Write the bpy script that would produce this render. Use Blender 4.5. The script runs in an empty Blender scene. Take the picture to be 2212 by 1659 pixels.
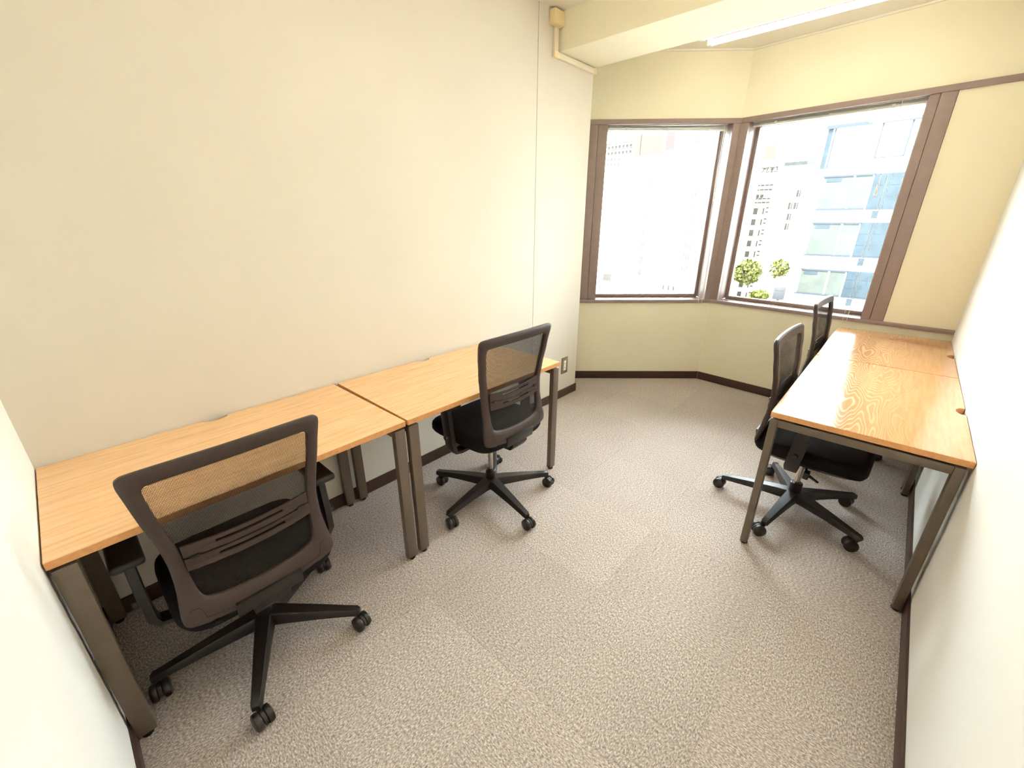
import bpy, bmesh, math, random
from mathutils import Vector, Matrix
random.seed(7)
scene = bpy.context.scene
C = scene.collection
PI = math.pi

# ------------------------------------------------------------------ camera
F_PX, W_PX = 907.34, 2212.0
YAW, PITCH, ROLL = 0.7506, 0.3772, -0.0055
cam_d = bpy.data.cameras.new('camera')
cam = bpy.data.objects.new('camera', cam_d); C.objects.link(cam)
cam_d.sensor_width = 36.0
cam_d.lens = F_PX / W_PX * 36.0
cam_d.shift_x = 16.27 / W_PX
cam_d.shift_y = 2.785 / W_PX
cam_d.clip_start, cam_d.clip_end = 0.02, 500
_f = Vector((-math.sin(YAW), math.cos(YAW), 0)); _r = Vector((math.cos(YAW), math.sin(YAW), 0)); _u = Vector((0, 0, 1))
_f2 = math.cos(PITCH) * _f - math.sin(PITCH) * _u
_u2 = math.sin(PITCH) * _f + math.cos(PITCH) * _u
_r3 = math.cos(ROLL) * _r + math.sin(ROLL) * _u2
_u3 = -math.sin(ROLL) * _r + math.cos(ROLL) * _u2
M = Matrix((_r3, _u3, -_f2)).transposed().to_4x4()
M.translation = Vector((2.0093, 0.1953, 1.5014))
cam.matrix_world = M
scene.camera = cam

# ------------------------------------------------------------------ light and exposure
SKY_STRENGTH = 23.5
TUBE_STRENGTH_BAY = 5.5
TUBE_STRENGTH = 15.0
w = bpy.data.worlds.new('sky'); scene.world = w; w.use_nodes = True
bg = w.node_tree.nodes['Background']
bg.inputs[0].default_value = (0.84, 0.93, 1.0, 1)
bg.inputs[1].default_value = SKY_STRENGTH
sd = bpy.data.lights.new('sun', 'SUN'); sun = bpy.data.objects.new('sun', sd); C.objects.link(sun)
sd.energy = 56.0; sd.angle = 0.01; sd.color = (1.0, 0.95, 0.86)
sun.rotation_euler = Vector((0.25, 0.72, -0.72)).to_track_quat('-Z', 'Y').to_euler()
sun.location = (0, -10, 30)
vs = scene.view_settings
scene.display_settings.display_device = 'sRGB'
vs.view_transform = 'Standard'; vs.look = 'None'; vs.exposure = 0.33; vs.gamma = 1.0; vs.use_curve_mapping = False

# ------------------------------------------------------------------ materials
def lin(c):
    return tuple(((v / 255) / 12.92 if v / 255 <= 0.04045 else ((v / 255 + 0.055) / 1.055) ** 2.4) for v in c) + (1.0,)

class NT:
    def __init__(s, name):
        s.m = bpy.data.materials.new(name); s.m.use_nodes = True
        s.t = s.m.node_tree; s.n = s.t.nodes; s.b = s.n['Principled BSDF']; s.out = s.n['Material Output']
    def add(s, typ, **kw):
        nd = s.n.new(typ)
        for k, v in kw.items(): setattr(nd, k, v)
        return nd
    def link(s, a, b): s.t.links.new(a, b)
    def math(s, op, a, b=None):
        nd = s.add('ShaderNodeMath', operation=op)
        for i, v in enumerate((a, b)):
            if v is None: continue
            if isinstance(v, (int, float)): nd.inputs[i].default_value = v
            else: s.link(v, nd.inputs[i])
        return nd.outputs[0]
    def noise(s, vec, scale, detail=2, rough=0.5, dist=0.0):
        nd = s.add('ShaderNodeTexNoise'); nd.inputs['Scale'].default_value = scale
        nd.inputs['Detail'].default_value = detail; nd.inputs['Roughness'].default_value = rough
        nd.inputs['Distortion'].default_value = dist
        if vec is not None: s.link(vec, nd.inputs['Vector'])
        return nd.outputs['Fac']
    def ramp(s, fac, stops):
        nd = s.add('ShaderNodeValToRGB'); e = nd.color_ramp.elements
        while len(e) < len(stops): e.new(0.5)
        for el, (p, c) in zip(e, stops): el.position = p; el.color = c
        s.link(fac, nd.inputs[0]); return nd.outputs[0]
    def mapping(s, vec, scale=(1, 1, 1), rot=(0, 0, 0)):
        nd = s.add('ShaderNodeMapping'); nd.inputs['Scale'].default_value = scale; nd.inputs['Rotation'].default_value = rot
        s.link(vec, nd.inputs['Vector']); return nd.outputs[0]
    def bump(s, h, strength=0.1, dist=0.01):
        nd = s.add('ShaderNodeBump'); nd.inputs['Strength'].default_value = strength; nd.inputs['Distance'].default_value = dist
        s.link(h, nd.inputs['Height']); s.link(nd.outputs[0], s.b.inputs['Normal'])
    def mix(s, f, a, b):
        nd = s.add('ShaderNodeMix', data_type='RGBA')
        for i, v in ((0, f), (6, a), (7, b)):
            if isinstance(v, tuple): nd.inputs[i].default_value = v
            elif isinstance(v, (int, float)): nd.inputs[i].default_value = v
            else: s.link(v, nd.inputs[i])
        return nd.outputs[2]

def pos(t): return t.add('ShaderNodeNewGeometry').outputs['Position']
def objc(t): return t.add('ShaderNodeTexCoord').outputs['Object']

def simple(name, col, rough=0.5, metal=0.0, spec=0.5, var=0.06, nscale=20, bump=0.0, bscale=300):
    t = NT(name); c = lin(col)
    v = pos(t)
    n = t.noise(v, nscale, 3)
    d = tuple(x * (1 - var) for x in c[:3]) + (1,); l = tuple(min(1, x * (1 + var)) for x in c[:3]) + (1,)
    t.link(t.ramp(n, [(0.3, d), (0.7, l)]), t.b.inputs['Base Color'])
    t.b.inputs['Roughness'].default_value = rough; t.b.inputs['Metallic'].default_value = metal
    t.b.inputs['Specular IOR Level'].default_value = spec
    if bump > 0: t.bump(t.noise(v, bscale, 2), bump, 0.002)
    return t.m

def wall_mat(name, col):
    t = NT(name); v = pos(t); c = lin(col)
    n = t.noise(v, 1.3, 3)
    d = tuple(x * 0.97 for x in c[:3]) + (1,); l = tuple(min(1, x * 1.02) for x in c[:3]) + (1,)
    t.link(t.ramp(n, [(0.3, d), (0.7, l)]), t.b.inputs['Base Color'])
    t.b.inputs['Roughness'].default_value = 0.75; t.b.inputs['Specular IOR Level'].default_value = 0.25
    t.bump(t.noise(v, 420, 2), 0.12, 0.0015)
    return t.m

M_ = {}
M_['wall_left'] = wall_mat('cream_wallpaper', (226, 216, 199))
M_['wall_white'] = wall_mat('pale_cream_partition', (251, 248, 240))
M_['wall_yellow'] = wall_mat('yellow_cream_paint', (250, 241, 212))
M_['ceiling'] = wall_mat('cream_ceiling', (248, 241, 224))
M_['base'] = simple('dark_brown_vinyl', (66, 44, 34), 0.45, var=0.1)
M_['frame'] = simple('bronze_aluminium', (150, 129, 121), 0.42, metal=0.0, var=0.05)
M_['sill'] = simple('bronze_sill', (140, 116, 108), 0.2, metal=0.0, var=0.05)
M_['metal'] = simple('grey_brown_powder_coat', (112, 97, 82), 0.42, metal=0.25, var=0.05, bump=0.05, bscale=900)
M_['black'] = simple('black_plastic', (34, 27, 24), 0.36, var=0.08, bump=0.06, bscale=700)
M_['backframe'] = simple('charcoal_plastic', (66, 52, 46), 0.52, spec=0.35, var=0.05, bump=0.06, bscale=700)
M_['fabric'] = simple('black_fabric', (22, 18, 17), 0.9, spec=0.2, var=0.2, nscale=500, bump=0.3, bscale=900)
M_['chrome'] = simple('chrome', (190, 180, 170), 0.2, metal=1.0, var=0.02)
M_['wheel'] = simple('black_wheel_plastic', (40, 32, 28), 0.35, var=0.05)
M_['white'] = simple('white_plastic', (248, 245, 236), 0.4, var=0.02)
M_['cream_pl'] = simple('cream_plastic', (243, 222, 170), 0.45, var=0.02)
M_['duct'] = simple('pale_plastic_duct', (240, 228, 202), 0.4, var=0.02)
M_['steel'] = simple('brushed_outlet_plate', (150, 132, 115), 0.4, metal=0.5, var=0.04)
M_['rubber'] = simple('black_rubber', (25, 20, 18), 0.7)
M_['socketdark'] = simple('lamp_socket_grey', (205, 190, 160), 0.5)

def wood(name, swirl, axis_long=(2.2, 0.35, 1)):
    t = NT(name); v = objc(t)
    base = lin((249, 203, 150)); dark = lin((232, 178, 122)); light = lin((254, 219, 172))
    if swirl: base = lin((218, 163, 112)); dark = lin((204, 146, 95)); light = lin((228, 178, 128))
    stre = t.noise(t.mapping(v, (26, 1.6, 5)), 3.0, 4, 0.6)
    fine = t.noise(t.mapping(v, (120, 4, 5)), 4.0, 3, 0.6)
    col = t.ramp(stre, [(0.25, dark), (0.5, base), (0.75, light)])
    col = t.mix(t.math('MULTIPLY', fine, 0.35), col, dark)
    t.b.inputs['Roughness'].default_value = 0.16
    if swirl:
        # cathedral figure: contour lines of a stretched height field
        h = t.noise(t.mapping(v, axis_long), 2.3, 2.5, 0.45, 0.25)
        s = t.math('SINE', t.math('MULTIPLY', h, 300.0))
        band = t.ramp(s, [(0.35, (0, 0, 0, 1)), (0.75, (1, 1, 1, 1))])
        sep = t.add('ShaderNodeSeparateXYZ'); t.link(v, sep.inputs[0])
        # figure runs along the middle of the board
        dx = t.math('ABSOLUTE', t.math('ADD', sep.outputs[0], -0.08))
        wmask = t.add('ShaderNodeMapRange'); t.link(dx, wmask.inputs[0])
        wmask.inputs[1].default_value = 0.24; wmask.inputs[2].default_value = 0.02
        wmask.inputs[3].default_value = 0.05; wmask.inputs[4].default_value = 0.62
        bw = t.add('ShaderNodeRGBToBW'); t.link(band, bw.inputs[0])
        k = t.math('MULTIPLY', bw.outputs[0], wmask.outputs[0])
        col = t.mix(k, col, lin((250, 216, 172)))
        rr = t.math('ADD', 0.13, t.math('MULTIPLY', k, 0.12)); t.link(rr, t.b.inputs['Roughness'])
    t.link(col, t.b.inputs['Base Color'])
    t.b.inputs['Specular IOR Level'].default_value = 0.6
    t.b.inputs['Coat Weight'].default_value = 0.35 if swirl else 0.12
    t.b.inputs['Coat Roughness'].default_value = 0.12
    return t.m
M_['wood_plain'] = wood('light_oak_laminate', False)
M_['wood_swirl'] = wood('cathedral_oak_laminate', True)
M_['woodedge'] = simple('oak_edge_band', (222, 158, 96), 0.45, var=0.08, nscale=60)

def carpet():
    t = NT('loop_pile_carpet')
    oi = t.add('ShaderNodeObjectInfo'); sp = t.add('ShaderNodeSeparateColor'); t.link(oi.outputs['Color'], sp.inputs[0])
    p = pos(t)
    a = t.noise(t.mapping(p, (1.0, 0.5, 1)), 215, 3, 0.7)
    b = t.noise(t.mapping(p, (0.5, 1.0, 1)), 215, 3, 0.7)
    n = t.add('ShaderNodeMix', data_type='FLOAT'); t.link(sp.outputs[1], n.inputs[0]); t.link(a, n.inputs[2]); t.link(b, n.inputs[3])
    n = n.outputs[0]
    dk, md, lt = lin((122, 106, 97)), lin((187, 172, 162)), lin((240, 230, 218))
    col = t.ramp(n, [(0.33, dk), (0.5, md), (0.66, lt)])
    big = t.noise(p, 2.2, 3)
    tone = t.math('ADD', sp.outputs[0], t.math('MULTIPLY', t.math('SUBTRACT', big, 0.5), 0.22))
    tc = t.add('ShaderNodeCombineColor')
    for i in range(3): t.link(tone, tc.inputs[i])
    mul = t.add('ShaderNodeMix', data_type='RGBA', blend_type='MULTIPLY'); mul.inputs[0].default_value = 1
    t.link(col, mul.inputs[6]); t.link(tc.outputs[0], mul.inputs[7])
    t.link(mul.outputs[2], t.b.inputs['Base Color'])
    t.b.inputs['Roughness'].default_value = 0.95; t.b.inputs['Specular IOR Level'].default_value = 0.15
    t.b.inputs['Sheen Weight'].default_value = 0.15; t.b.inputs['Sheen Roughness'].default_value = 0.5
    t.bump(n, 0.25, 0.003)
    return t.m
M_['carpet'] = carpet()
M_['slab'] = simple('concrete_slab', (120, 108, 96), 0.9)

def emit(name, col, s):
    t = NT(name)
    t.b.inputs['Base Color'].default_value = (0.8, 0.8, 0.8, 1)
    t.b.inputs['Emission Color'].default_value = col; t.b.inputs['Emission Strength'].default_value = s
    return t.m
M_['tube'] = emit('lit_fluorescent_tube', (1.0, 0.95, 0.86, 1), TUBE_STRENGTH)
M_['tube_bay'] = emit('lit_fluorescent_tube_dimmer', (1.0, 0.95, 0.86, 1), TUBE_STRENGTH_BAY)

def glass():
    t = NT('window_glass'); t.n.remove(t.b)
    tr = t.add('ShaderNodeBsdfTransparent'); tr.inputs[0].default_value = (0.95, 0.97, 0.96, 1)
    gl = t.add('ShaderNodeBsdfGlossy'); gl.inputs['Roughness'].default_value = 0.02
    fr = t.add('ShaderNodeFresnel'); fr.inputs[0].default_value = 1.45
    mx = t.add('ShaderNodeMixShader'); t.link(fr.outputs[0], mx.inputs[0]); t.link(tr.outputs[0], mx.inputs[1]); t.link(gl.outputs[0], mx.inputs[2])
    t.link(mx.outputs[0], t.out.inputs[0]); return t.m
M_['glass'] = glass()

def mesh_fabric():
    t = NT('black_mesh_fabric'); v = objc(t)
    sp = t.add('ShaderNodeSeparateXYZ'); t.link(v, sp.inputs[0])
    k = 2 * PI / 0.0062
    a = t.math('SINE', t.math('MULTIPLY', sp.outputs[0], k)); b = t.math('SINE', t.math('MULTIPLY', sp.outputs[2], k * 0.8))
    prod = t.math('MULTIPLY', a, b)
    hole = t.math('GREATER_THAN', t.math('ABSOLUTE', prod), 0.24)
    tr = t.add('ShaderNodeBsdfTransparent')
    t.b.inputs['Base Color'].default_value = lin((42, 31, 27)); t.b.inputs['Roughness'].default_value = 0.6
    mx = t.add('ShaderNodeMixShader'); t.link(hole, mx.inputs[0]); t.link(t.b.outputs[0], mx.inputs[1]); t.link(tr.outputs[0], mx.inputs[2])
    t.link(mx.outputs[0], t.out.inputs[0]); return t.m
M_['mesh'] = mesh_fabric()

# ------------------------------------------------------------------ helpers
class MB:
    """collects geometry for one mesh"""
    def __init__(s): s.bm = bmesh.new()
    def box(s, x0, x1, y0, y1, z0, z1, mtx=None, bev=0.0, seg=2):
        b = bmesh.new()
        vs_ = [b.verts.new((x, y, z)) for z in (z0, z1) for y in (y0, y1) for x in (x0, x1)]
        for f in ((0, 2, 3, 1), (4, 5, 7, 6), (0, 1, 5, 4), (2, 6, 7, 3), (0, 4, 6, 2), (1, 3, 7, 5)):
            b.faces.new([vs_[i] for i in f])
        if bev > 0: bmesh.ops.bevel(b, geom=b.edges[:], offset=bev, segments=seg, affect='EDGES', profile=0.5, clamp_overlap=True)
        s._merge(b, mtx); return s
    def prism(s, pts, z0, z1, mtx=None, bev=0.0, seg=2):
        b = bmesh.new()
        lo = [b.verts.new((x, y, z0)) for x, y in pts]; hi = [b.verts.new((x, y, z1)) for x, y in pts]
        n = len(pts)
        for i in range(n): b.faces.new((lo[i], lo[(i + 1) % n], hi[(i + 1) % n], hi[i]))
        b.faces.new(lo[::-1]); b.faces.new(hi)
        bmesh.ops.recalc_face_normals(b, faces=b.faces[:])
        if bev > 0: bmesh.ops.bevel(b, geom=b.edges[:], offset=bev, segments=seg, affect='EDGES', profile=0.5, clamp_overlap=True)
        s._merge(b, mtx); return s
    def lathe(s, prof, n=20, mtx=None, cap=True):
        b = bmesh.new(); rings = []
        for r, z in prof:
            rings.append([b.verts.new((r * math.cos(2 * PI * i / n), r * math.sin(2 * PI * i / n), z)) for i in range(n)])
        for a, c in zip(rings[:-1], rings[1:]):
            for i in range(n): b.faces.new((a[i], a[(i + 1) % n], c[(i + 1) % n], c[i]))
        if cap: b.faces.new(rings[0][::-1]); b.faces.new(rings[-1])
        bmesh.ops.recalc_face_normals(b, faces=b.faces[:])
        s._merge(b, mtx); return s
    def sweep(s, path, sec, closed=False, mtx=None):
        """sec: list of sections (each a list of Vectors), one for each path point"""
        b = bmesh.new(); rings = [[b.verts.new(p) for p in ring] for ring in sec]; n = len(sec[0])
        m = len(rings)
        for i in range(m if closed else m - 1):
            a, c = rings[i], rings[(i + 1) % m]
            for j in range(n): b.faces.new((a[j], a[(j + 1) % n], c[(j + 1) % n], c[j]))
        if not closed: b.faces.new(rings[0][::-1]); b.faces.new(rings[-1])
        bmesh.ops.recalc_face_normals(b, faces=b.faces[:])
        s._merge(b, mtx); return s
    def tube(s, pts, r, n=8, mtx=None):
        pts = [Vector(p) for p in pts]; secs = []
        for i, p in enumerate(pts):
            d = (pts[min(i + 1, len(pts) - 1)] - pts[max(i - 1, 0)]).normalized()
            up = Vector((0, 0, 1)) if abs(d.z) < 0.9 else Vector((1, 0, 0))
            u = d.cross(up).normalized(); v = d.cross(u)
            rr = r[i] if isinstance(r, (list, tuple)) else r
            secs.append([p + rr * (math.cos(2 * PI * k / n) * u + math.sin(2 * PI * k / n) * v) for k in range(n)])
        return s.sweep(pts, secs, False, mtx)
    def quad(s, p):
        s.bm.faces.new([s.bm.verts.new(q) for q in p]); return s
    def _merge(s, b, mtx):
        if mtx is not None: bmesh.ops.transform(b, matrix=mtx, verts=b.verts[:])
        me = bpy.data.meshes.new('tmp'); b.to_mesh(me); b.free(); s.bm.from_mesh(me); bpy.data.meshes.remove(me)
    def build(s, name, mat, parent=None, smooth=True):
        me = bpy.data.meshes.new(name); s.bm.normal_update(); s.bm.to_mesh(me); s.bm.free()
        me.materials.append(mat)
        if smooth:
            me.polygons.foreach_set('use_smooth', [True] * len(me.polygons))
            me.set_sharp_from_angle(angle=math.radians(35))
        o = bpy.data.objects.new(name, me); C.objects.link(o)
        if parent is not None: o.parent = parent
        return o

def empty(name, loc=(0, 0, 0), rz=0.0, parent=None):
    o = bpy.data.objects.new(name, None); C.objects.link(o); o.location = loc; o.rotation_euler = (0, 0, rz)
    o.empty_display_size = 0.1
    if parent is not None: o.parent = parent
    return o
def tag(o, label, cat, group=None):
    o['label'] = label; o['category'] = cat
    if group: o['group'] = group
    return o
def struct(o, label=None):
    o['kind'] = 'structure'
    if label: o['label'] = label; o['category'] = 'room part'
    return o
def copy_tree(o, parent=None):
    c = o.copy(); C.objects.link(c); c.parent = parent
    for ch in list(o.children): copy_tree(ch, c)
    return c
def T(x, y, z): return Matrix.Translation((x, y, z))
def RZ(a): return Matrix.Rotation(a, 4, 'Z')
def RX(a): return Matrix.Rotation(a, 4, 'X')
def RY(a): return Matrix.Rotation(a, 4, 'Y')

# ------------------------------------------------------------------ the room shell
XR = 2.348; CEIL = 2.712; YJ = 2.672; YP = 3.309
P1 = Vector((-0.186, 3.597)); PC = Vector((0.727, 4.410)); P2 = Vector((2.348, 4.2705))
D1 = (PC - P1).normalized(); N1 = Vector((-D1.y, D1.x)); A1 = math.atan2(D1.y, D1.x)
D2 = (P2 - PC).normalized(); N2 = Vector((-D2.y, D2.x)); A2 = math.atan2(D2.y, D2.x)
F1 = T(P1.x, P1.y, 0) @ RZ(A1)      # local x runs along the wall, local y points outdoors
F2 = T(PC.x, PC.y, 0) @ RZ(A2)
L1 = (PC - P1).length; L2 = (P2 - PC).length
S1 = -(P1 - Vector((-0.51, YP))).length
Z_SILL, Z_HEAD = 0.762, 2.250

b = MB(); b.box(-0.12, 0, 0.0, YJ - 0.003, 0, CEIL); struct(b.build('wall_left', M_['wall_left']), 'plain cream partition wall behind the two left desks')
b = MB(); b.box(-0.62, 0, YJ + 0.003, YP, 0, CEIL); b.box(-0.1, -0.006, YJ - 0.003, YJ + 0.003, 0, CEIL)
struct(b.build('wall_pillar', M_['wall_left']), 'cream pillar face at the end of the left wall')
b = MB(); b.box(-0.12, 1.42, -0.12, 0, 0, CEIL); struct(b.build('wall_near', M_['wall_white']), 'bright pale partition wall at the end of the left desks')
b = MB(); b.box(XR, XR + 0.12, -1.3, 4.6, 0, CEIL); struct(b.build('wall_right', M_['wall_white']), 'bright pale partition wall beside the right desks')
b = MB(); b.box(1.30, 1.42, -1.3, -0.12, 0, CEIL); b.box(1.30, XR, -1.42, -1.3, 0, CEIL)
struct(b.build('wall_entry', M_['wall_white']), 'pale walls of the entry recess')
b = MB(); b.box(-0.8, XR + 0.2, -1.45, 5.0, CEIL, CEIL + 0.15); struct(b.build('ceiling', M_['ceiling']), 'flat cream ceiling')
b = MB(); b.box(0.0, XR, 2.880, YP, 2.505, CEIL); struct(b.build('beam', M_['wall_yellow']), 'boxed cream ceiling beam running from the pillar')

TH = 0.22
# left window wall: opening s 0.0..L1
b = MB()
b.box(S1 - 0.1, L1, 0, TH, 0, Z_SILL + 0.02, F1); b.box(S1 - 0.1, L1, 0, TH, 2.280, CEIL, F1); b.box(-0.003, L1, 0, 0.03, Z_HEAD - 0.01, 2.280, F1)
b.box(S1 - 0.1, -0.003, 0, TH, Z_SILL + 0.02, 2.280, F1)
struct(b.build('wall_window_left', M_['wall_yellow']), 'yellow-cream wall around the narrower left window')
b = MB()
b.box(0, L2, 0, TH, 0, Z_SILL + 0.02, F2); b.box(0, L2, 0, TH, 2.280, CEIL, F2); b.box(0, 1.252, 0, 0.03, Z_HEAD - 0.01, 2.280, F2)
b.box(1.252, L2, 0, TH, Z_SILL + 0.02, 2.280, F2)
# wedge between both walls behind the corner
w1 = F1 @ Vector((L1, TH, 0)); w2 = F2 @ Vector((0, TH, 0))
for z0, z1 in ((0, Z_SILL + 0.02), (2.275, CEIL)):
    b.prism([(PC.x, PC.y), (w2.x, w2.y), (w1.x, w1.y)], z0, z1)
struct(b.build('wall_window_right', M_['wall_yellow']), 'yellow-cream wall around the wider right window')

# baseboards
BH, BT = 0.075, 0.009
b = MB(); b.box(0, BT, 0.012, YP + BT, 0, BH, bev=0.002); b.box(-0.5, BT, YP, YP + BT, 0, BH); struct(b.build('baseboard_left', M_['base']), 'dark brown baseboard along the left wall')
b = MB(); b.box(0.0, 1.42, 0, BT, 0, BH, bev=0.002); struct(b.build('baseboard_near', M_['base']), 'dark brown baseboard under the near partition')
b = MB(); b.box(XR - BT, XR, -1.3, 4.26, 0, BH, bev=0.002); struct(b.build('baseboard_right', M_['base']), 'dark brown baseboard along the right wall')
b = MB(); b.box(S1, L1 - 0.004, -BT, 0, 0, BH, F1, bev=0.002); b.box(0.004, L2 - BT, -BT, 0, 0, BH, F2, bev=0.002)
struct(b.build('baseboard_window', M_['base']), 'dark brown baseboard under the windows')
# cornice
b = MB(); b.box(S1, L1 - 0.006, -0.016, 0, CEIL - 0.014, CEIL, F1, bev=0.003); b.box(0.004, L2, -0.016, 0, CEIL - 0.014, CEIL, F2, bev=0.003)
struct(b.build('trim_1', M_['ceiling']), 'thin cream cornice above the windows')
# dark head trims and sill trims
b = MB(); b.box(S1, L1 - 0.005, -0.014, 0.022, 2.214, Z_HEAD, F1, bev=0.002); struct(b.build('trim_2', M_['frame']), 'bronze head trim over the left window')
b = MB(); b.box(0.006, L2, -0.014, 0.022, 2.214, Z_HEAD, F2, bev=0.002); struct(b.build('trim_3', M_['frame']), 'bronze head trim over the right window')
b = MB(); b.box(S1, L1 - 0.006, -0.018, 0.03, Z_SILL, 0.790, F1, bev=0.003); struct(b.build('trim_4', M_['frame']), 'bronze sill nosing under the left window')
b = MB(); b.box(0.008, L2, -0.018, 0.03, Z_SILL, 0.790, F2, bev=0.003); struct(b.build('trim_5', M_['frame']), 'bronze sill nosing under the right window')
# corner post between the windows
def fp(F, s, d): q = F @ Vector((s, d, 0)); return (q.x, q.y)
b = MB()
b.prism([fp(F1, L1 - 0.062, 0.023), fp(F1, L1 - 0.0, 0.023), fp(F2, 0.0, 0.023), fp(F2, 0.062, 0.023), fp(F2, 0.066, 0.2), fp(F1, L1 - 0.066, 0.2)], 0.79, 2.276, bev=0.002)
b.prism([fp(F1, L1 - 0.062, -0.008), fp(F1, L1 - 0.004, -0.008), fp(F2, 0.004, -0.008), fp(F2, 0.062, -0.008), fp(F2, 0.062, 0.023), fp(F1, L1 - 0.062, 0.023)], 0.79, 2.214, bev=0.001)
post = struct(b.build('trim_6', M_['frame']), 'bronze corner post between the two windows')
b = MB(); b.tube([(PC.x - 0.0, PC.y - 0.0115, 0.80), (PC.x - 0.0, PC.y - 0.0115, 2.20)], 0.0035, 6); b.build('cover_strip', M_['frame'], post)

def window(name, F, s0, s1, jl, jr, label):
    """s0..s1 clear opening; jl / jr: lists of (from, to, proud) jamb bands"""
    w = empty(name, F.to_translation()); struct(w, label)
    Mi = Matrix.Translation(-F.to_translation())
    G = Mi @ F
    for a, c, pr in jl + jr:
        MB().box(a, c, -pr, 0.022, 0.79, 2.214, G, bev=0.002).box(a, c, 0.0225, 0.2, 0.79, 2.276, G).build('jamb', M_['frame'], w)
    MB().box(s0, s1, 0.03, 0.2, 0.770, 0.787, G).build('sill', M_['sill'], w)
    MB().box(s0, s1, 0.03, 0.2, 2.268, 2.280, G).box(s0, s1, 0.165, 0.2, 2.222, 2.268, G).build('head_lining', M_['frame'], w)
    fw = 0.026
    b = MB()
    b.box(s0, s0 + fw, 0.17, 0.215, 0.787, 2.222, G, bev=0.002); b.box(s1 - fw, s1, 0.17, 0.215, 0.787, 2.222, G, bev=0.002)
    b.box(s0 + fw, s1 - fw, 0.17, 0.215, 0.787, 0.787 + fw, G, bev=0.002); b.box(s0 + fw, s1 - fw, 0.17, 0.215, 2.222 - fw, 2.222, G, bev=0.002)
    b.build('sash_frame', M_['frame'], w)
    MB().box(s0 + fw - 0.005, s1 - fw + 0.005, 0.190, 0.196, 0.787 + fw - 0.005, 2.222 - fw + 0.005, G).build('pane', M_['glass'], w)
    return w
window('window_1', F1, 0.147, L1 - 0.062, [(0.0, 0.066, 0.010), (0.069, 0.147, 0.004)], [], 'narrower left window in bronze frame')
window('window_2', F2, 0.064, 1.12, [], [(1.12, 1.172, 0.004), (1.175, 1.250, 0.010)], 'wider right window in bronze frame')

# floor with carpet tiles
b = MB(); b.box(-0.8, XR + 0.2, -1.45, 4.75, -0.15, -0.007); floor = struct(b.build('floor', M_['slab']), 'floor covered with taupe carpet tiles')
def clip(poly, n, d):
    out = []
    for i, p in enumerate(poly):
        q = poly[(i + 1) % len(poly)]
        a = p[0] * n[0] + p[1] * n[1] - d; c = q[0] * n[0] + q[1] * n[1] - d
        if a <= 0: out.append(p)
        if a * c < 0:
            t_ = a / (a - c); out.append((p[0] + t_ * (q[0] - p[0]), p[1] + t_ * (q[1] - p[1])))
    return out
regions = []   # convex floor regions as lists of half planes (n, d): n.p <= d
hp1 = ((N1.x, N1.y), N1.dot(P1)); hp2 = ((N2.x, N2.y), N2.dot(PC)); hr = ((1, 0), XR)
regions.append([hp1, hp2, hr, ((-1, 0), 0.0), ((0, -1), 0.0)])
regions.append([hp1, ((1, 0), 0.0), ((0, -1), -YP)])
regions.append([hr, ((-1, 0), -1.42), ((0, 1), 0.0), ((0, -1), 1.3)])
TS, GX, GY = 0.522, 0.33, 0.95
shared = None
for i in range(-2, 5):
    for j in range(-5, 8):
        x0, y0 = GX + i * TS, GY + j * TS
        g = 0.0002
        sq = [(x0 + g, y0 + g), (x0 + TS - g, y0 + g), (x0 + TS - g, y0 + TS - g), (x0 + g, y0 + TS - g)]
        polys = []
        for R in regions:
            q = sq
            for n, d in R:
                q = clip(q, n, d)
                if len(q) < 3: break
            if len(q) >= 3: polys.append(q)
        if not polys: continue
        full = len(polys) == 1 and len(polys[0]) == 4 and abs(polys[0][0][0] - sq[0][0]) < 1e-9 and abs(polys[0][2][0] - sq[2][0]) < 1e-9 and abs(polys[0][0][1] - sq[0][1]) < 1e-9 and abs(polys[0][2][1] - sq[2][1]) < 1e-9
        if full and shared is not None:
            o = bpy.data.objects.new('carpet_tile', shared); C.objects.link(o); o.parent = floor
        else:
            b = MB()
            for q in polys: b.prism([(x - x0, y - y0) for x, y in q], -0.0065, 0.0, bev=0.0005 if full else 0.0, seg=1)
            o = b.build('carpet_tile', M_['carpet'], floor, smooth=False)
            if full: shared = o.data
        o.location = (x0, y0, 0)
        o.color = (0.97 + random.uniform(-0.05, 0.05), float((i + j) % 2) * 0.8 + 0.1, 0, 1)

# ------------------------------------------------------------------ wall fittings
o = empty('power_outlet', (0, 3.123, 0.225)); tag(o, 'small metal power outlet plate low on the cream pillar', 'outlet')
MB().box(0, 0.007, -0.044, 0.044, 0.0, 0.146, bev=0.002).build('cover_plate', M_['steel'], o)
ins = MB().box(0.006, 0.010, -0.016, 0.016, 0.028, 0.118, bev=0.0015).build('socket_insert', M_['white'], o)
for zz in (0.053, 0.093):
    for yy in (-0.005, 0.005): MB().box(0.0095, 0.0108, yy - 0.001, yy + 0.001, zz - 0.006, zz + 0.006).build('socket_slot', M_['rubber'], ins)

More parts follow.
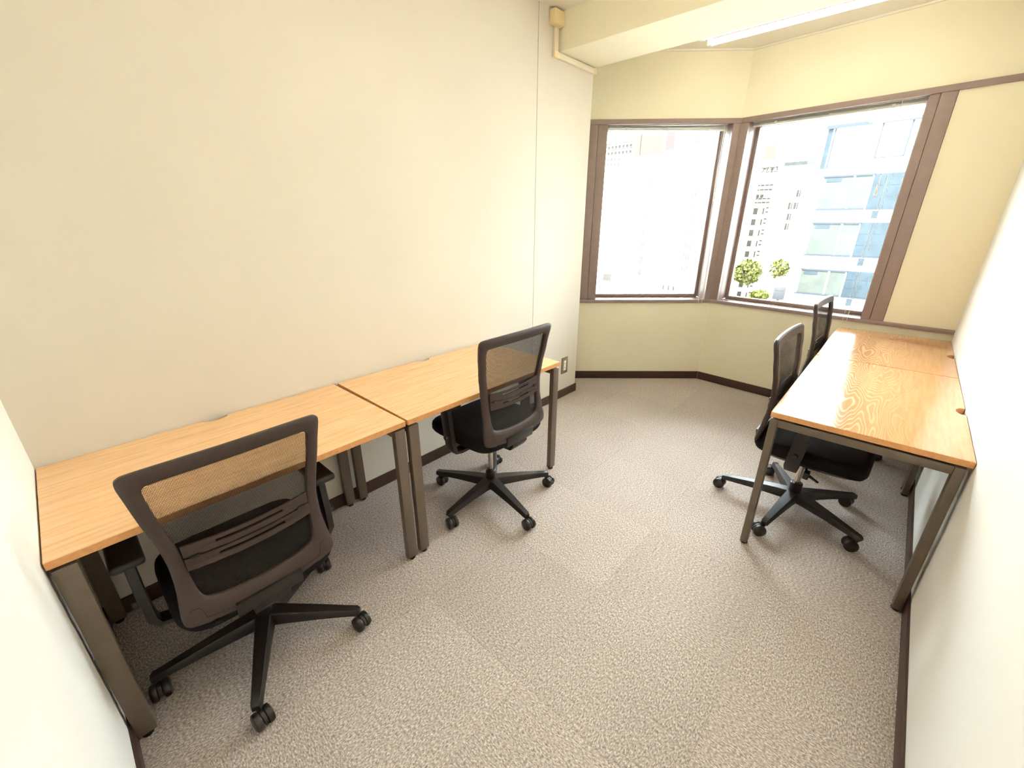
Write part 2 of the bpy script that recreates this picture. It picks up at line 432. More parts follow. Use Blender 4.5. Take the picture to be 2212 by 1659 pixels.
o = empty('cable_conduit', (0, 2.84, 2.48)); tag(o, 'cream cable duct with junction box on pillar below the beam', 'conduit')
MB().box(0, 0.045, -0.066, 0.040, 0.146, 0.222, bev=0.006).build('junction_box', M_['cream_pl'], o)
b = MB(); b.box(0, 0.018, -0.020, 0.016, 0.020, 0.146, bev=0.002); b.build('vertical_duct', M_['duct'], o)
b = MB(); b.box(0, 0.020, -0.022, 0.030, -0.014, 0.022, bev=0.004); b.build('elbow_cover', M_['cream_pl'], o)
b = MB(); b.box(0, 0.018, 0.030, 0.462, -0.012, 0.020, bev=0.002); b.build('horizontal_duct', M_['duct'], o)
b = MB(); b.box(0, 0.021, 0.455, 0.478, -0.014, 0.022, bev=0.003); b.build('end_cap', M_['cream_pl'], o)

def ceiling_light(x, y, rz, label, tm):
    o = empty('ceiling_light', (x, y, CEIL), rz); tag(o, label, 'ceiling light', 'twin tube ceiling lights')
    b = MB(); b.prism([(-0.055, -0.0), (0.055, 0.0), (0.035, -0.055), (-0.035, -0.055)], -0.61, 0.61, RZ(PI / 2) @ RX(PI / 2) @ Matrix.Identity(4))
    # prism axis is z -> turn it along x
    h = b.build('housing', M_['white'], o)
    for s in (-1, 1):
        MB().lathe([(0.016, -0.585), (0.018, -0.583), (0.018, 0.583), (0.016, 0.585)], 18, T(0, s * 0.07, -0.095) @ RY(PI / 2)).build('fluorescent_tube', M_[tm], o)
        for e in (-1, 1):
            MB().box(e * 0.6 - 0.014, e * 0.6 + 0.014, s * 0.07 - 0.019, s * 0.07 + 0.019, -0.114, 0.0, bev=0.004).build('lamp_socket', M_['white'], o)
    return o
ceiling_light(1.232, 3.68, math.radians(-1), 'lit twin-tube ceiling light between the beam and the windows', 'tube_bay')
ceiling_light(1.25, 1.35, 0, 'lit twin-tube ceiling light over the desks, room side of the beam', 'tube')

# ------------------------------------------------------------------ blinds
def blind(F, s0, s1, label, tilt, wand_s, cord_s, cord_len, loop):
    o = empty('window_blind', F @ Vector((s0, 0.075, 2.204)), math.atan2(F[1][0], F[0][0])); tag(o, label, 'window blind')
    L = s1 - s0
    MB().box(0, L, -0.018, 0.018, 0.014, 0.034, bev=0.003).build('headrail', M_['white'], o)
    for k in range(8):
        t_ = tilt * (0.4 + 0.6 * k / 7)
        m = T(L / 2, 0, 0.0115 - 0.0022 * k - t_ * L / 2) @ RY(t_)
        MB().box(-L / 2 + 0.004, L / 2 - 0.004, -0.013, 0.013, -0.0004, 0.0004, m).build('slat', M_['white'], o)
    m = T(L / 2, 0, -0.0125 - tilt * L / 2) @ RY(tilt)
    r = MB().box(-L / 2 + 0.002, L / 2 + 0.004, -0.013, 0.013, -0.006, 0.006, m, bev=0.003).build('bottom_rail', M_['white'], o)
    for q in (0.16, 0.5, 0.84):
        MB().box(q * L - 0.009, q * L + 0.009, -0.021, -0.013, -0.022, 0.003, T(0, 0, -tilt * q * L), bev=0.002).build('ladder_clip', M_['white'], o)
    wd = MB().tube([(wand_s - s0, -0.024, 0.02), (wand_s - s0, -0.026, -0.50)], 0.0022, 6).build('tilt_wand', M_['white'], o)
    MB().tube([(wand_s - s0, -0.026, -0.495), (wand_s - s0, -0.0265, -0.57)], [0.005, 0.0062], 8).build('wand_grip', M_['white'], wd)
    for k, (cs, cl) in enumerate(zip(cord_s, cord_len)):
        pts = [(cs - s0, -0.022, 0.015), (cs - s0 + 0.002, -0.055, -cl * 0.5), (cs - s0, -0.098, -cl)]
        if loop and k == 0: pts += [(cs - s0 - 0.01, -0.099, -cl - 0.07), (cs - s0 - 0.045, -0.099, -cl - 0.115), (cs - s0 - 0.07, -0.099, -cl - 0.10)]
        MB().tube(pts, 0.0013, 5).build('pull_cord', M_['white'], o)
    return o
blind(F1, 0.152, L1 - 0.075, 'raised white slat blind at top of the narrower left window', 0.012, L1 - 0.105, (L1 - 0.085, L1 - 0.12), (1.485, 1.445), True)
blind(F2, 0.070, 1.112, 'raised white slat blind at top of the wider right window', 0.004, 0.985, (1.02, 1.045), (1.465, 1.455), False)

# ------------------------------------------------------------------ desks
TOP = 0.72
def desk(name, loc, rz, L, Dp, mat, label, notch=0.045):
    """local x: 0 at the wall side .. Dp at the user side, local y: 0..L along the wall"""
    o = empty(name, loc, rz); tag(o, label, 'desk')
    c = L / 2
    pts = [(0, 0), (Dp, 0), (Dp, L), (0, L)]
    nt = []
    for k in range(9):
        a = PI * k / 8
        nt.append((0.030 * math.sin(a) ** 0.7 if 0 < k < 8 else 0.0, c + notch * math.cos(a)))
    pts = pts + nt
    pts = [(x - Dp / 2, y - c) for x, y in pts]
    MB().prism(pts, -0.0125, 0.0125, bev=0.0015, seg=1).build('tabletop', mat, o).location = (Dp / 2, c, TOP - 0.0125)
    top = o.children[0]
    top.data.materials.append(M_['woodedge'])
    for p in top.data.polygons:
        if abs(p.normal.z) < 0.5: p.material_index = 1
    lx, ly = 0.030, 0.050
    for yy, s in ((0.004, 1), (L - 0.004 - ly, -1)):
        for xx in (0.012, Dp - lx - 0.002):
            lg = MB().box(xx, xx + lx, yy, yy + ly, 0.013, 0.686, bev=0.004).build('leg', M_['metal'], o)
            MB().lathe([(0.014, 0.0), (0.016, 0.003), (0.016, 0.009), (0.008, 0.014)], 14, T(xx + lx / 2, yy + ly / 2, 0)).build('levelling_foot', M_['rubber'], lg)
        MB().box(0.012 + lx, Dp - lx - 0.002, yy, yy + ly, 0.652, 0.686, bev=0.003).build('end_rail', M_['metal'], o)
        for xx in (0.10, Dp - 0.12): MB().box(xx, xx + 0.03, yy + 0.01, yy + ly - 0.01, 0.685, 0.696).build('spacer', M_['rubber'], o)
    MB().box(Dp * 0.20, Dp * 0.20 + 0.05, 0.054, L - 0.054, 0.655, 0.683, bev=0.003).build('long_rail', M_['metal'], o)
    return o
desk('office_desk', (0.004, 0.004, 0), 0, 1.060, 0.629, M_['wood_plain'], 'light oak desk between the near partition wall and the next left desk')
desk('office_desk', (0.006, 1.084, 0), math.radians(-0.9), 1.058, 0.628, M_['wood_plain'], 'light oak desk beside the pillar with outlet, under the cream wall')
desk('office_desk', (XR - 0.002, 3.2855, 0), PI, 1.096, 0.6155, M_['wood_swirl'], 'glossy swirl-grained desk on the right wall, end frame open to the room')
desk('office_desk', (XR - 0.002, 4.245, 0), PI, 0.9495, 0.6155, M_['wood_swirl'], 'glossy swirl-grained desk in the corner below the wider right window')

# ------------------------------------------------------------------ office chairs
def cr(pts, n=5):
    """Catmull-Rom through the points (open)"""
    out = []
    P = [pts[0]] + list(pts) + [pts[-1]]
    for i in range(1, len(P) - 2):
        for k in range(n):
            t_ = k / n
            q = []
            for d in range(2):
                p0, p1, p2, p3 = P[i - 1][d], P[i][d], P[i + 1][d], P[i + 2][d]
                q.append(0.5 * (2 * p1 + (p2 - p0) * t_ + (2 * p0 - 5 * p1 + 4 * p2 - p3) * t_ ** 2 + (3 * p1 - p0 - 3 * p2 + p3) * t_ ** 3))
            out.append(tuple(q))
    out.append(pts[-1]); return out
OUT = [(0, 1.014), (.12, 1.014), (.215, 1.012), (.243, 1.007), (.252, .990), (.247, .94), (.235, .85), (.219, .75), (.213, .68), (.215, .61), (.222, .55), (.227, .508), (.221, .484), (.195, .472), (.11, .458), (0, .452)]
INN = [(0, .966), (.12, .966), (.186, .965), (.203, .961), (.209, .947), (.207, .92), (.199, .85), (.183, .75), (.176, .68), (.173, .62), (.168, .575), (.160, .552), (.145, .541), (.115, .533), (.06, .527), (0, .525)]
YK = [(.45, -.211), (.50, -.201), (.56, -.188), (.65, -.176), (.72, -.173), (.80, -.179), (.90, -.194), (1.02, -.215)]
def yc(x, z):
    for (za, ya), (zb, yb) in zip(YK[:-1], YK[1:]):
        if z <= zb or zb == YK[-1][0]:
            t_ = (z - za) / (zb - za); t_ = max(0, min(1, t_)); t_ = t_ * t_ * (3 - 2 * t_) * 0.5 + t_ * 0.5
            y = ya + (yb - ya) * t_; break
    return y + 0.20 * x * x

def make_chair(label, base_angle, dz, rz, loc, casters):
    """faces local +y; dz lowers the seat and back on the gas lift"""
    o = empty('office_chair', loc, rz); tag(o, label, 'chair', 'mesh-back office chairs')
    up = T(0, 0, dz)
    # ---- back frame
    oh, ih = cr(OUT), cr(INN)
    loop_o = oh + [(-x, z) for x, z in oh[-2:0:-1]]; loop_i = ih + [(-x, z) for x, z in ih[-2:0:-1]]
    secs = []
    for (xo, zo), (xi, zi) in zip(loop_o, loop_i):
        yo, yi = yc(xo, zo), yc(xi, zi); h = 0.012
        s = []
        for f, d in ((0, -.35), (.12, -.8), (.35, -1), (.72, -1), (.93, -.75), (1, -.3), (1, .5), (.9, 1), (.12, 1), (0, .5)):
            x_ = xo + (xi - xo) * f; z_ = zo + (zi - zo) * f
            s.append(Vector((x_, yo + (yi - yo) * f + d * h, z_)))
        secs.append(s)
    fr = MB().sweep(None, secs, True, up).build('back_frame', M_['backframe'], o)
    # raised seam on the lower bar
    sp = [(-.205, .53), (-.185, .53), (-.176, .515), (-.172, .497), (-.165, .489), (-.09, .482), (0, .480), (.09, .482), (.165, .489), (.172, .497), (.176, .515), (.185, .53), (.205, .53)]
    MB().tube([(x, yc(x, z) - 0.0122, z) for x, z in cr(sp, 4)], 0.0009, 5, up).build('seam_line', M_['rubber'], fr)
    # ---- mesh panel
    bm = bmesh.new(); rows = []; nz, nx = 36, 14
    def halfw(z):
        best = 0.0
        for (xa, za), (xb, zb) in zip(ih[:-1], ih[1:]):
            if min(za, zb) <= z <= max(za, zb) and abs(za - zb) > 1e-6:
                best = max(best, xa + (xb - xa) * (z - za) / (zb - za))
        return best
    for lay, i in [(q, i_) for q in range(4) for i_ in range(nz + 1)]:
        z = 0.5285 + (0.9655 - 0.5285) * i / nz; hw = halfw(z) + 0.004
        rows.append([bm.verts.new((hw * (2 * k / nx - 1), yc(hw * (2 * k / nx - 1), z) + 0.004 - 0.0004 * lay, z + dz)) for k in range(nx + 1)])
    for ri, (a, c) in enumerate(zip(rows[:-1], rows[1:])):
        if ri % (nz + 1) == nz: continue
        for k in range(nx): bm.faces.new((a[k], a[k + 1], c[k + 1], c[k]))
    mb = MB(); mb.bm.free(); mb.bm = bm; mb.build('mesh_panel', M_['mesh'], fr)
    # ---- lumbar support: two slotted curved bars behind the mesh
    mb = MB()
    def strip(z0, z1, xa, xb, off=-0.012, n=12):
        ss = []
        for k in range(n + 1):
            x = xa + (xb - xa) * k / n; dr = -0.012 * (1 - (x / 0.178) ** 2)
            y = yc(x, 0.5 * (z0 + z1)) + off
            ss.append([Vector((x, y - .004, z0 + dr)), Vector((x, y + .003, z0 + dr)), Vector((x, y + .003, z1 + dr)), Vector((x, y - .004, z1 + dr))])
        mb.sweep(None, ss, False, up)
    for z0 in (0.700, 0.655):
        strip(z0 + 0.028, z0 + 0.040, -.176, .176); strip(z0, z0 + 0.019, -.176, .176)
        strip(z0 + 0.019, z0 + 0.028, -.176, -.095, n=5); strip(z0 + 0.019, z0 + 0.028, .095, .176, n=5)
    lb = mb.build('lumbar_support', M_['backframe'], o)
    for s in (-1, 1):
        MB().box(s * .150 - .012, s * .150 + .012, yc(.15, .69) - .020, yc(.15, .69) - .010, .688, .700, up, bev=0.002).build('height_tab', M_['black'], lb)
    # ---- bracket and mechanism
    mb = MB()
    mb.prism([(-.220, .470), (-.220, .420), (-.200, .392), (-.06, .380), (-.06, .410), (-.150, .425), (-.180, .470)], -.055, .055, up @ RZ(PI / 2) @ RX(PI / 2), bev=0.004)
    mb.prism([(-.227, .488), (-.220, .435), (-.203, .430), (-.195, .488)], -.10, .10, up @ RZ(PI / 2) @ RX(PI / 2), bev=0.003)
    mb.build('back_bracket', M_['black'], o)
    MB().box(-.075, .075, -.12, .13, .380, .418, up, bev=0.01).build('tilt_mechanism', M_['black'], o)
    lv = MB().tube([(.06, .03, .398), (.17, .035, .396), (.20, .045, .388)], 0.006, 8, up).build('adjustment_lever', M_['black'], o)
    MB().box(-.020, .020, -.012, .012, -.030, .006, up @ T(.205, .047, .388), bev=0.004).build('lever_paddle', M_['black'], lv)
    MB().tube([(.19, .05, .37), (.205, .10, .355)], [0.008, 0.005], 8, up).build('tension_rod', M_['black'], lv)
    # ---- seat
    def outline(hw, y0, y1, n=40, e=5.0):
        r = []
        for k in range(n):
            a = 2 * PI * k / n; cx, sx = math.cos(a), math.sin(a)
            x = hw * math.copysign(abs(cx) ** (2 / e), cx); y = (y0 + y1) / 2 + (y1 - y0) / 2 * math.copysign(abs(sx) ** (2 / e), sx)
            r.append((x, y))
        return r
    lev = [(.432, .93), (.438, .975), (.452, 1.0), (.475, 1.0), (.490, .985), (.499, .95), (.503, .88), (.505, .6), (.505, .2)]
    secs = []
    for z, k in lev:
        ring = []
        for x, y in outline(.245 * k, .025 - .240 * k, .025 + .240 * k):
            fall = max(0, (y - .16) / .12); ring.append(Vector((x, y, z - .030 * fall * fall)))
        secs.append(ring)
    MB().sweep(None, secs, False, up).build('seat', M_['fabric'], o)
    secs = []
    for z, k in ((.408, .70), (.414, .86), (.434, .95)):
        secs.append([Vector((x, y, z - .030 * max(0, (y - .16) / .12) ** 2)) for x, y in outline(.245 * k, .025 - .240 * k, .025 + .240 * k)])
    MB().sweep(None, secs, False, up).build('seat_pan', M_['black'], o)
    # ---- armrests
    for s in (-1, 1):
        ar = MB()
        pth = [(.10, -.014, .404), (.235, -.014, .402), (.272, -.013, .410), (.287, -.012, .440), (.290, -.004, .520), (.290, .006, .600), (.290, .012, .660)]
        secs = []
        for k, (x, y, z) in enumerate(pth):
            a = pth[max(0, k - 1)]; c = pth[min(len(pth) - 1, k + 1)]
            d = Vector((c[0] - a[0], 0, c[2] - a[2])).normalized(); nrm = Vector((-d.z, 0, d.x))
            wy = 0.029 if k > 2 else 0.026; th = 0.014 if k > 2 else 0.009
            secs.append([Vector((s * (x + u * nrm.x * th), y + v * wy, z + u * nrm.z * th)) for u, v in ((-1, -.8), (-.8, -1), (.8, -1), (1, -.8), (1, .8), (.8, 1), (-.8, 1), (-1, .8))])
        arm = ar.sweep(None, secs, False, up).build('armrest', M_['black'], o)
        MB().box(s * .290 - .041, s * .290 + .041, -.065, .190, .658, .686, up, bev=0.012, seg=3).build('arm_pad', M_['black'], arm)
        MB().lathe([(.012, -.012), (.014, -.008), (.014, .008), (.012, .012)], 12, up @ T(s * .306, -.006, .50) @ RY(PI / 2)).build('height_button', M_['black'], arm)
    # ---- lift
    MB().lathe([(.014, .165), (.014, .39 + dz)], 16).build('gas_piston', M_['chrome'], o)
    MB().lathe([(.0225, .045), (.026, .05), (.0265, .10), (.029, .125), (.029, .168), (.024, .172)], 20).build('lift_cover', M_['black'], o)
    # ---- star base
    mb = MB()
    mb.lathe([(.030, .072), (.043, .078), (.045, .112), (.036, .120)], 20)
    for k in range(5):
        a = base_angle - rz + 2 * PI * k / 5
        secs = []
        for r, zt, hh, wd in ((.030, .120, .048, .034), (.08, .118, .046, .030), (.20, .106, .034, .024), (.30, .094, .026, .019), (.343, .090, .026, .017), (.353, .084, .018, .012)):
            secs.append([Vector((r, wd * u, zt - hh * v)) for u, v in ((-.72, 0), (.72, 0), (.86, .14), (1, 1), (-1, 1), (-.86, .14))])
        mb.sweep(None, secs, False, RZ(a))
    mb.build('star_base', M_['black'], o)
    for k in range(5):
        a = base_angle - rz + 2 * PI * k / 5
        cx, cy = .338 * math.cos(a), .338 * math.sin(a); sw = casters[k] - rz
        cst = empty('caster', (cx, cy, 0), sw, o)
        MB().lathe([(.0065, .050), (.0065, .078)], 10).build('stem', M_['black'], cst)
        # hood between the wheels
        hood = [(.022 + .029 * math.cos(t_ * PI / 10), .031 + .029 * math.sin(t_ * PI / 10)) for t_ in range(0, 11)] + [(-.006, .022)]
        MB().prism([(x, z) for x, z in hood], -.0055, .0055, RX(PI / 2), bev=0.001, seg=1).build('caster_hood', M_['wheel'], cst)
        for s in (-1, 1):
            prof = [(.004, -.011), (.022, -.0108), (.0285, -.008), (.0305, -.003), (.0305, .006), (.0285, .0095), (.013, .0108), (.004, .0108)]
            MB().lathe(prof, 22, T(.022, s * .0175, .0305) @ RX(s * PI / 2)).build('wheel', M_['wheel'], cst)
    return o
rd = math.radians
make_chair('mesh-back office chair lowered at the desk beside the near partition wall', rd(-96), -0.088, rd(90), (0.530, 0.427, 0), [rd(-5), rd(8), rd(12), rd(-10), rd(5)])
make_chair('mesh-back office chair raised high, at the oak desk beside the pillar', rd(-13), 0.0, rd(90), (0.545, 1.646, 0), [rd(-8), rd(6), rd(0), rd(10), rd(-12)])
make_chair('mesh-back office chair under the swirl-grained desk with open end frame', rd(-28), -0.040, rd(-92), (1.857, 2.672, 0), [rd(200), rd(165), rd(185), rd(178), rd(215)])
make_chair('mesh-back office chair at the corner desk below the wider right window', rd(-10), -0.018, rd(-93), (1.855, 3.700, 0), [rd(180), rd(190), rd(170), rd(200), rd(175)])

# ------------------------------------------------------------------ the street outside
GZ = -9.0
X_ = {}
EXT = 0.135   # detail colours are chosen for the bright outdoor light
def xsimple(name, col, *a, **k):
    c = [x * 0.0 + 255 * (1.055 * (lin(col)[i] * EXT) ** (1 / 2.4) - 0.055) for i, x in enumerate(col)]
    k.setdefault('spec', 0.15)
    return simple(name, c, *a, **k)
X_['white'] = simple('white_render', (246, 241, 230), 0.8, var=0.02, nscale=1)
X_['warm'] = simple('pale_stone', (244, 236, 222), 0.8, var=0.03, nscale=1)
X_['win'] = xsimple('brown_window', (98, 92, 86), 0.4, var=0.15, nscale=2)
X_['win_pale'] = xsimple('pale_window', (112, 107, 100), 0.4, var=0.1, nscale=2)
X_['letters'] = simple('dark_sign_letters', (40, 37, 34), 0.6, spec=0.1)
X_['pane_g'] = xsimple('pale_green_glazing', (116, 124, 118), 0.3, var=0.12, nscale=1.2)
X_['pane_b'] = xsimple('blue_glazing', (78, 98, 112), 0.3, var=0.2, nscale=1.4)
X_['curtain'] = xsimple('light_blue_glazing', (98, 113, 124), 0.3, var=0.2, nscale=1.0)
X_['blueline'] = xsimple('blue_grey_metal', (86, 96, 112), 0.4, var=0.05)
X_['pink'] = xsimple('pink_sign_panel', (128, 98, 92), 0.5, var=0.1, nscale=2)
X_['red'] = xsimple('dull_red_sign_panel', (124, 88, 90), 0.5, var=0.08, nscale=2)
X_['violet'] = xsimple('violet_sign_panel', (108, 96, 116), 0.5, var=0.2, nscale=3)
X_['leaf'] = xsimple('sunlit_leaf', (118, 124, 34), 0.6, var=0.3, nscale=3)
X_['bark'] = simple('bark', (110, 95, 80), 0.9)
X_['grey'] = xsimple('grey_sign_cabinet', (96, 97, 102), 0.5, var=0.06, nscale=2)
X_['ground'] = simple('pale_asphalt', (128, 126, 122), 0.9, var=0.03, nscale=0.5)
X_['brownblk'] = xsimple('pale_brown_cladding', (122, 112, 106), 0.7, var=0.08)
b = MB(); b.box(-70, 40, 7, 110, GZ - 0.3, GZ); struct(b.build('street_ground', X_['ground']), 'bright street surface far below the windows')

def block(name, label, x0, x1, y0, y1, z1, mat, rz=0.0, cx=None):
    o = empty(name, ((x0 + x1) / 2 if cx is None else cx, y0, GZ), rz); tag(o, label, 'building')
    MB().box(x0 - o.location.x, x1 - o.location.x, 0, y1 - y0, 0, z1 - GZ).build('wall', mat, o, smooth=False)
    return o
def fpart(o, name, xa, xb, za, zb, mat, proud=0.06, parent=None, deep=0.1):
    """a facade piece given in world x and z on the front face"""
    ox = o.location.x
    p = MB().box(xa - ox, xb - ox, -proud, deep - proud, za - GZ, zb - GZ).build(name, mat, parent or o, smooth=False)
    return p
def el(deg, D): return 1.5 + D * math.tan(math.radians(deg))
def az(deg, D): return 2.0 + D * math.tan(math.radians(deg))

# white office block behind the left window (facade at y = 36)
D = 36.0
o = block('office_block', 'wide white office block seen through the narrower left window', az(-36, D), az(-19.3, D), D + .2, D + 14, 16, X_['white'])
for i, e in enumerate((8.75, 8.05, 7.35, 6.75)):
    z = el(e, D) + 0.1
    if i < 2: fpart(o, 'balcony_rail', az(-30.9, D), az(-27.7, D), z + .14, z + .22, X_['win'], 0.3, deep=0.35)
    for k in range(7 if i < 2 else 4):
        x = az(-30.6, D) + k * .34
        fpart(o, 'window', x, x + .17, z - .18, z + .04, X_['win'])
for k, (e0, e1) in enumerate(((4.6, 3.7), (2.3, 2.0), (.4, .15), (-1.5, -2.3), (-3.2, -3.9), (-4.9, -6.0), (-6.6, -7.4))):
    fpart(o, 'window', az(-25.75, D), az(-25.35, D), el(e1, D), el(e0, D), X_['win_pale'])
for r, e in enumerate((3.2, 1.6, 0.1, -1.4, -2.9, -4.3, -5.7)):
    for k in range(4 if r == 0 else 3):
        x = az(-20.7, D) + k * .19
        fpart(o, 'window', x, x + .10, el(e - .7, D), el(e, D), X_['win_pale'])
fpart(o, 'sign_panel', az(-27.5, D), az(-26.9, D), el(7.4, D), el(10, D), X_['pink'], 0.15)
fpart(o, 'sign_panel', az(-26.8, D), az(-24.5, D), el(7.5, D), el(10, D), X_['pink'], 0.2)
fpart(o, 'sign_panel', az(-24.1, D), az(-23.2, D), el(7.75, D), el(10, D), X_['red'], 0.25)
fpart(o, 'sign_panel', az(-22.6, D), az(-22.0, D), el(8.3, D), el(10, D), X_['warm'], 0.2)
fpart(o, 'sign_panel', az(-21.2, D), az(-20.6, D), el(8.0, D), el(10, D), X_['violet'], 0.2)
fpart(o, 'louvre', az(-30.0, D), az(-29.0, D), el(-8.6, D), el(-7.6, D), X_['win_pale'])
for q in (-22.6, -22.0, -21.4):
    fpart(o, 'window', az(q, D), az(q + .22, D), el(-9.0, D), el(-8.4, D), X_['win'])

# stone tower with brown windows, left side of right window (facade y = 58)
D = 58.0
o = block('stone_tower', 'pale stone tower with paired brown windows and rooftop letters', az(-19.0, D), az(-12.7, D), D + .2, D + 7, el(4.6, D), X_['warm'])
fpart(o, 'penthouse', az(-15.3, D), az(-13.4, D), el(5.95, D), el(7.3, D), X_['brownblk'], -1.0, deep=3)
fpart(o, 'penthouse_base', az(-15.3, D), az(-13.4, D), el(4.6, D), el(5.95, D), X_['white'], -1.0, deep=3)
for i in range(9):
    e = 1.0 - i * 1.16
    for k, a in enumerate((-14.55, -13.98)):
        w_ = fpart(o, 'window', az(a - .22, D), az(a + .22, D), el(e - .68, D), el(e, D), X_['win'])
    fpart(o, 'window', az(-13.3, D), az(-13.15, D), el(e - .66, D), el(e, D), X_['win_pale'])
    for q in (0, .42): fpart(o, 'ledge', az(-12.98, D), az(-12.72, D), el(e - q - .08, D), el(e - q + .08, D), X_['win'], 0.25, deep=0.3)
for e in (3.3, 2.85, 1.95, 1.55):
    for k in range(6): fpart(o, 'ledge', az(-15.1 + k * .4, D), az(-14.78 + k * .4, D), el(e - .08, D), el(e + .08, D), X_['win'], 0.25, deep=0.3)
for k in range(3): fpart(o, 'window', az(-14.65 + k * .42, D), az(-14.33 + k * .42, D), el(2.05, D), el(2.4, D), X_['win'])
# rooftop letters
cu = bpy.data.curves.new('rooftop_letters', 'FONT'); cu.body = 'C\u30d5\u30a2\u56f3\u56f3'; cu.size = 1.15; cu.offset = 0.06; cu.extrude = 0.06; cu.space_character = 0.9
tmp = bpy.data.objects.new('tmp_text', cu); C.objects.link(tmp)
bpy.context.view_layer.update()
me = bpy.data.meshes.new_from_object(tmp.evaluated_get(bpy.context.evaluated_depsgraph_get())); C.objects.unlink(tmp); bpy.data.objects.remove(tmp)
me.materials.clear(); me.materials.append(X_['letters'])
lt = bpy.data.objects.new('rooftop_letters', me); C.objects.link(lt); lt.parent = o
xs = [v.co.x for v in me.vertices] or [0, 1]
sc_ = (az(-12.65, D) - az(-15.1, D)) / max(0.1, (max(xs) - min(xs)))
lt.scale = (sc_, sc_, 1.0); lt.rotation_euler = (PI / 2, 0, 0)
lt.location = (az(-15.1, D) - o.location.x, -0.1, el(4.62, D) - GZ)

# slim grid building beyond
D = 66.0
o = block('ribbed_building', 'pale ribbed building between the stone tower and a plain white block', az(-12.6, D), az(-10.9, D), D + .2, D + 10, el(1.9, D), X_['white'])
for r in range(7):
    for k in range(9):
        x = az(-12.5, D) + k * .20
        fpart(o, 'window', x, x + .09, el(-.3 - r * .78, D), el(.1 - r * .78, D), X_['win_pale'])
D = 52.0
o = block('plain_white_block', 'plain white block with few windows beside the glazed building', az(-11.9, D), az(-9.3, D), D + .2, D + 10, el(5.0, D), X_['white'])
fpart(o, 'roof_canopy', az(-12.0, D), az(-9.6, D), el(5.0, D), el(5.35, D), X_['pane_g'], 0.8, deep=4)
for a, e in ((-10.4, 2.7), (-10.9, 1.5), (-10.4, 1.5), (-10.8, 0.4), (-10.8, -.6)):
    fpart(o, 'window', az(a - .12, D), az(a + .08, D), el(e - .7, D), el(e, D), X_['win_pale'])
    fpart(o, 'window', az(a + .14, D), az(a + .24, D), el(e - .7, D), el(e, D), X_['win_pale'])

# glazed building on the right (facade y = 45)
D = 45.0
o = block('glazed_building', 'glazed office building with pale green and blue panes', az(-8.6, D), 9.0, D + .3, D + 15, el(3.95, D), X_['white'])
ph = fpart(o, 'roof_volume', az(-9.2, D), 7.0, el(3.95, D), el(8.3, D), X_['white'], -0.5, deep=8)
fpart(o, 'roof_edge', az(-9.3, D), 7.0, el(8.12, D), el(8.44, D), X_['blueline'], -0.2, deep=8)
fpart(o, 'roof_frame', az(-5.02, D), az(-4.90, D), el(5.3, D), el(8.2, D), X_['blueline'], -0.35)
fpart(o, 'roof_frame', az(-2.94, D), az(-2.80, D), el(5.3, D), el(8.2, D), X_['blueline'], -0.35)
fpart(o, 'roof_frame', az(-4.95, D), az(-2.85, D), el(5.25, D), el(5.35, D), X_['blueline'], -0.35)
fpart(o, 'corner_pane', az(-9.15, D), az(-8.75, D), el(4.6, D), el(8.1, D), X_['pane_b'], -0.4)
fpart(o, 'corner_pane', az(-8.62, D), az(-8.5, D), el(4.6, D), el(8.1, D), X_['pane_b'], -0.4)
bands = [(3.85, .75), (-.55, -3.75), (-5.25, -7.8), (-9.2, -11.5)]
for e0, e1 in bands:
    for a0, a1 in ((-8.45, -6.08), (-5.92, -4.62)):
        fpart(o, 'glass_pane', az(a0, D), az(a1, D), el(e1, D), el(e0 - .1, D), X_['pane_g'], 0.02)
    fpart(o, 'floor_edge', az(-8.55, D), az(-4.5, D), el(e0 - .1, D), el(e0 + .06, D), X_['blueline'], 0.12)
    fpart(o, 'blind_panel', az(-8.2, D), az(-7.0, D), el(e0 - .55, D), el(e0 - .2, D), X_['pane_b'], 0.05)
    fpart(o, 'curtain_wall', az(-4.5, D), 9.0, el(e1 - .1, D), el(e0 + .05, D), X_['curtain'], 0.01)
    a = -4.45
    while a < 4:
        for q in range(3):
            za, zb = e0 + (e1 - e0) * q / 3, e0 + (e1 - e0) * (q + 1) / 3
            fpart(o, 'glass_pane', az(a, D), az(a + .86, D), el(zb + .03, D), el(za - .03, D), X_['pane_b'], 0.04)
        a += .92
    fpart(o, 'floor_edge', az(-4.5, D), 9.0, el(e1 - .12, D), el(e1 + .02, D), X_['blueline'], 0.14)
    fpart(o, 'ledge', az(-8.6, D), az(-4.6, D), el(e1 - .12, D), el(e1 + .06, D), X_['blueline'], 0.14)
    a = -4.4
    while a < 3:
        fpart(o, 'spandrel_panel', az(a + .5, D), az(a + 1.0, D), el(e1 - .9, D), el(e1 - .2, D), X_['pane_b'], 0.05)
        a += 1.9

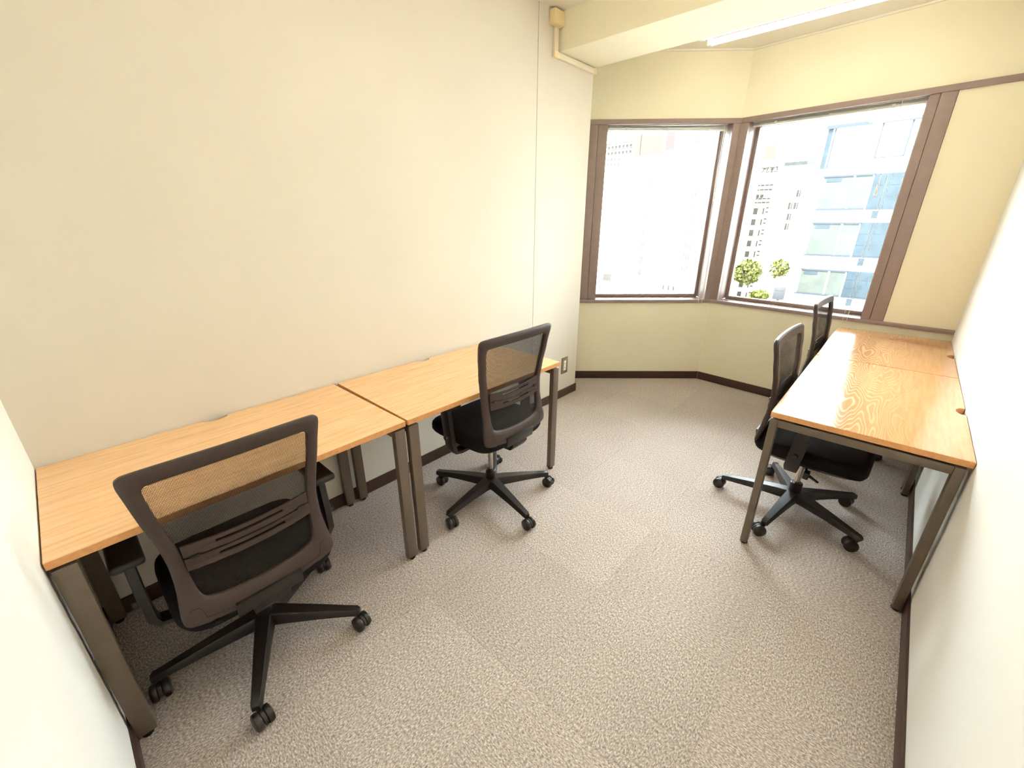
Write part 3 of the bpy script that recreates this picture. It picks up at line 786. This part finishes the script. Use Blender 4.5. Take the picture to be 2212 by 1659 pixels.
def tree(x, y, zc, r, h, label, n):
    o = empty('street_tree', (x, y, GZ)); tag(o, label, 'tree')
    t0 = zc - GZ
    b = MB(); b.tube([(0, 0, 0), (.05, .03, t0 * .5), (0, 0, t0)], [.16, .12, .06], 8)
    for k in range(6):
        a = k * 1.05; b.tube([(0, 0, t0 - h * .4), (r * .6 * math.cos(a), r * .6 * math.sin(a), t0 + h * .15)], [.05, .02], 6)
    b.build('trunk', X_['bark'], o)
    bm = bmesh.new(); rnd = random.Random(int(x * 10))
    for k in range(n):
        while True:
            p = Vector((rnd.uniform(-1, 1), rnd.uniform(-1, 1), rnd.uniform(-1, 1)))
            if 0.15 < p.length < 1: break
        c = Vector((p.x * r, p.y * r, t0 + p.z * h / 2)); s = rnd.uniform(.09, .2)
        u = Vector((rnd.gauss(0, 1), rnd.gauss(0, 1), rnd.gauss(0, 1))).normalized(); v = u.orthogonal().normalized()
        bm.faces.new([bm.verts.new(c + q) for q in (u * s, v * s * .6, -u * s, -v * s * .6)])
    mb = MB(); mb.bm.free(); mb.bm = bm; mb.build('foliage', X_['leaf'], o, smooth=False)
tree(az(-13.6, 38), 38.2, el(-6.0, 38), 1.05, 2.0, 'larger sunlit yellow-green street tree before the stone tower', 700)
tree(az(-10.5, 40), 40.2, el(-5.4, 40), .65, 1.5, 'small sparse street tree before the plain white block', 260)
tree(az(-11.9, 30), 30.2, el(-8.6, 30), .55, .7, 'low yellow-green street shrub beside the grey sign cabinet', 240)
o = empty('sign_cabinet', (az(-10.0, 30), 30.2, GZ)); tag(o, 'grey upright sign cabinet on a post in the street', 'sign')
MB().box(-.30, .30, -.1, .1, el(-8.75, 30) - GZ, el(-7.3, 30) - GZ, bev=0.02).build('cabinet', X_['grey'], o)
MB().box(-.24, .24, -.115, -.095, el(-7.75, 30) - GZ, el(-7.65, 30) - GZ).build('header_line', X_['win_pale'], o)
MB().tube([(0, 0, 0), (0, 0, el(-8.75, 30) - GZ)], 0.08, 8).build('post', X_['grey'], o)
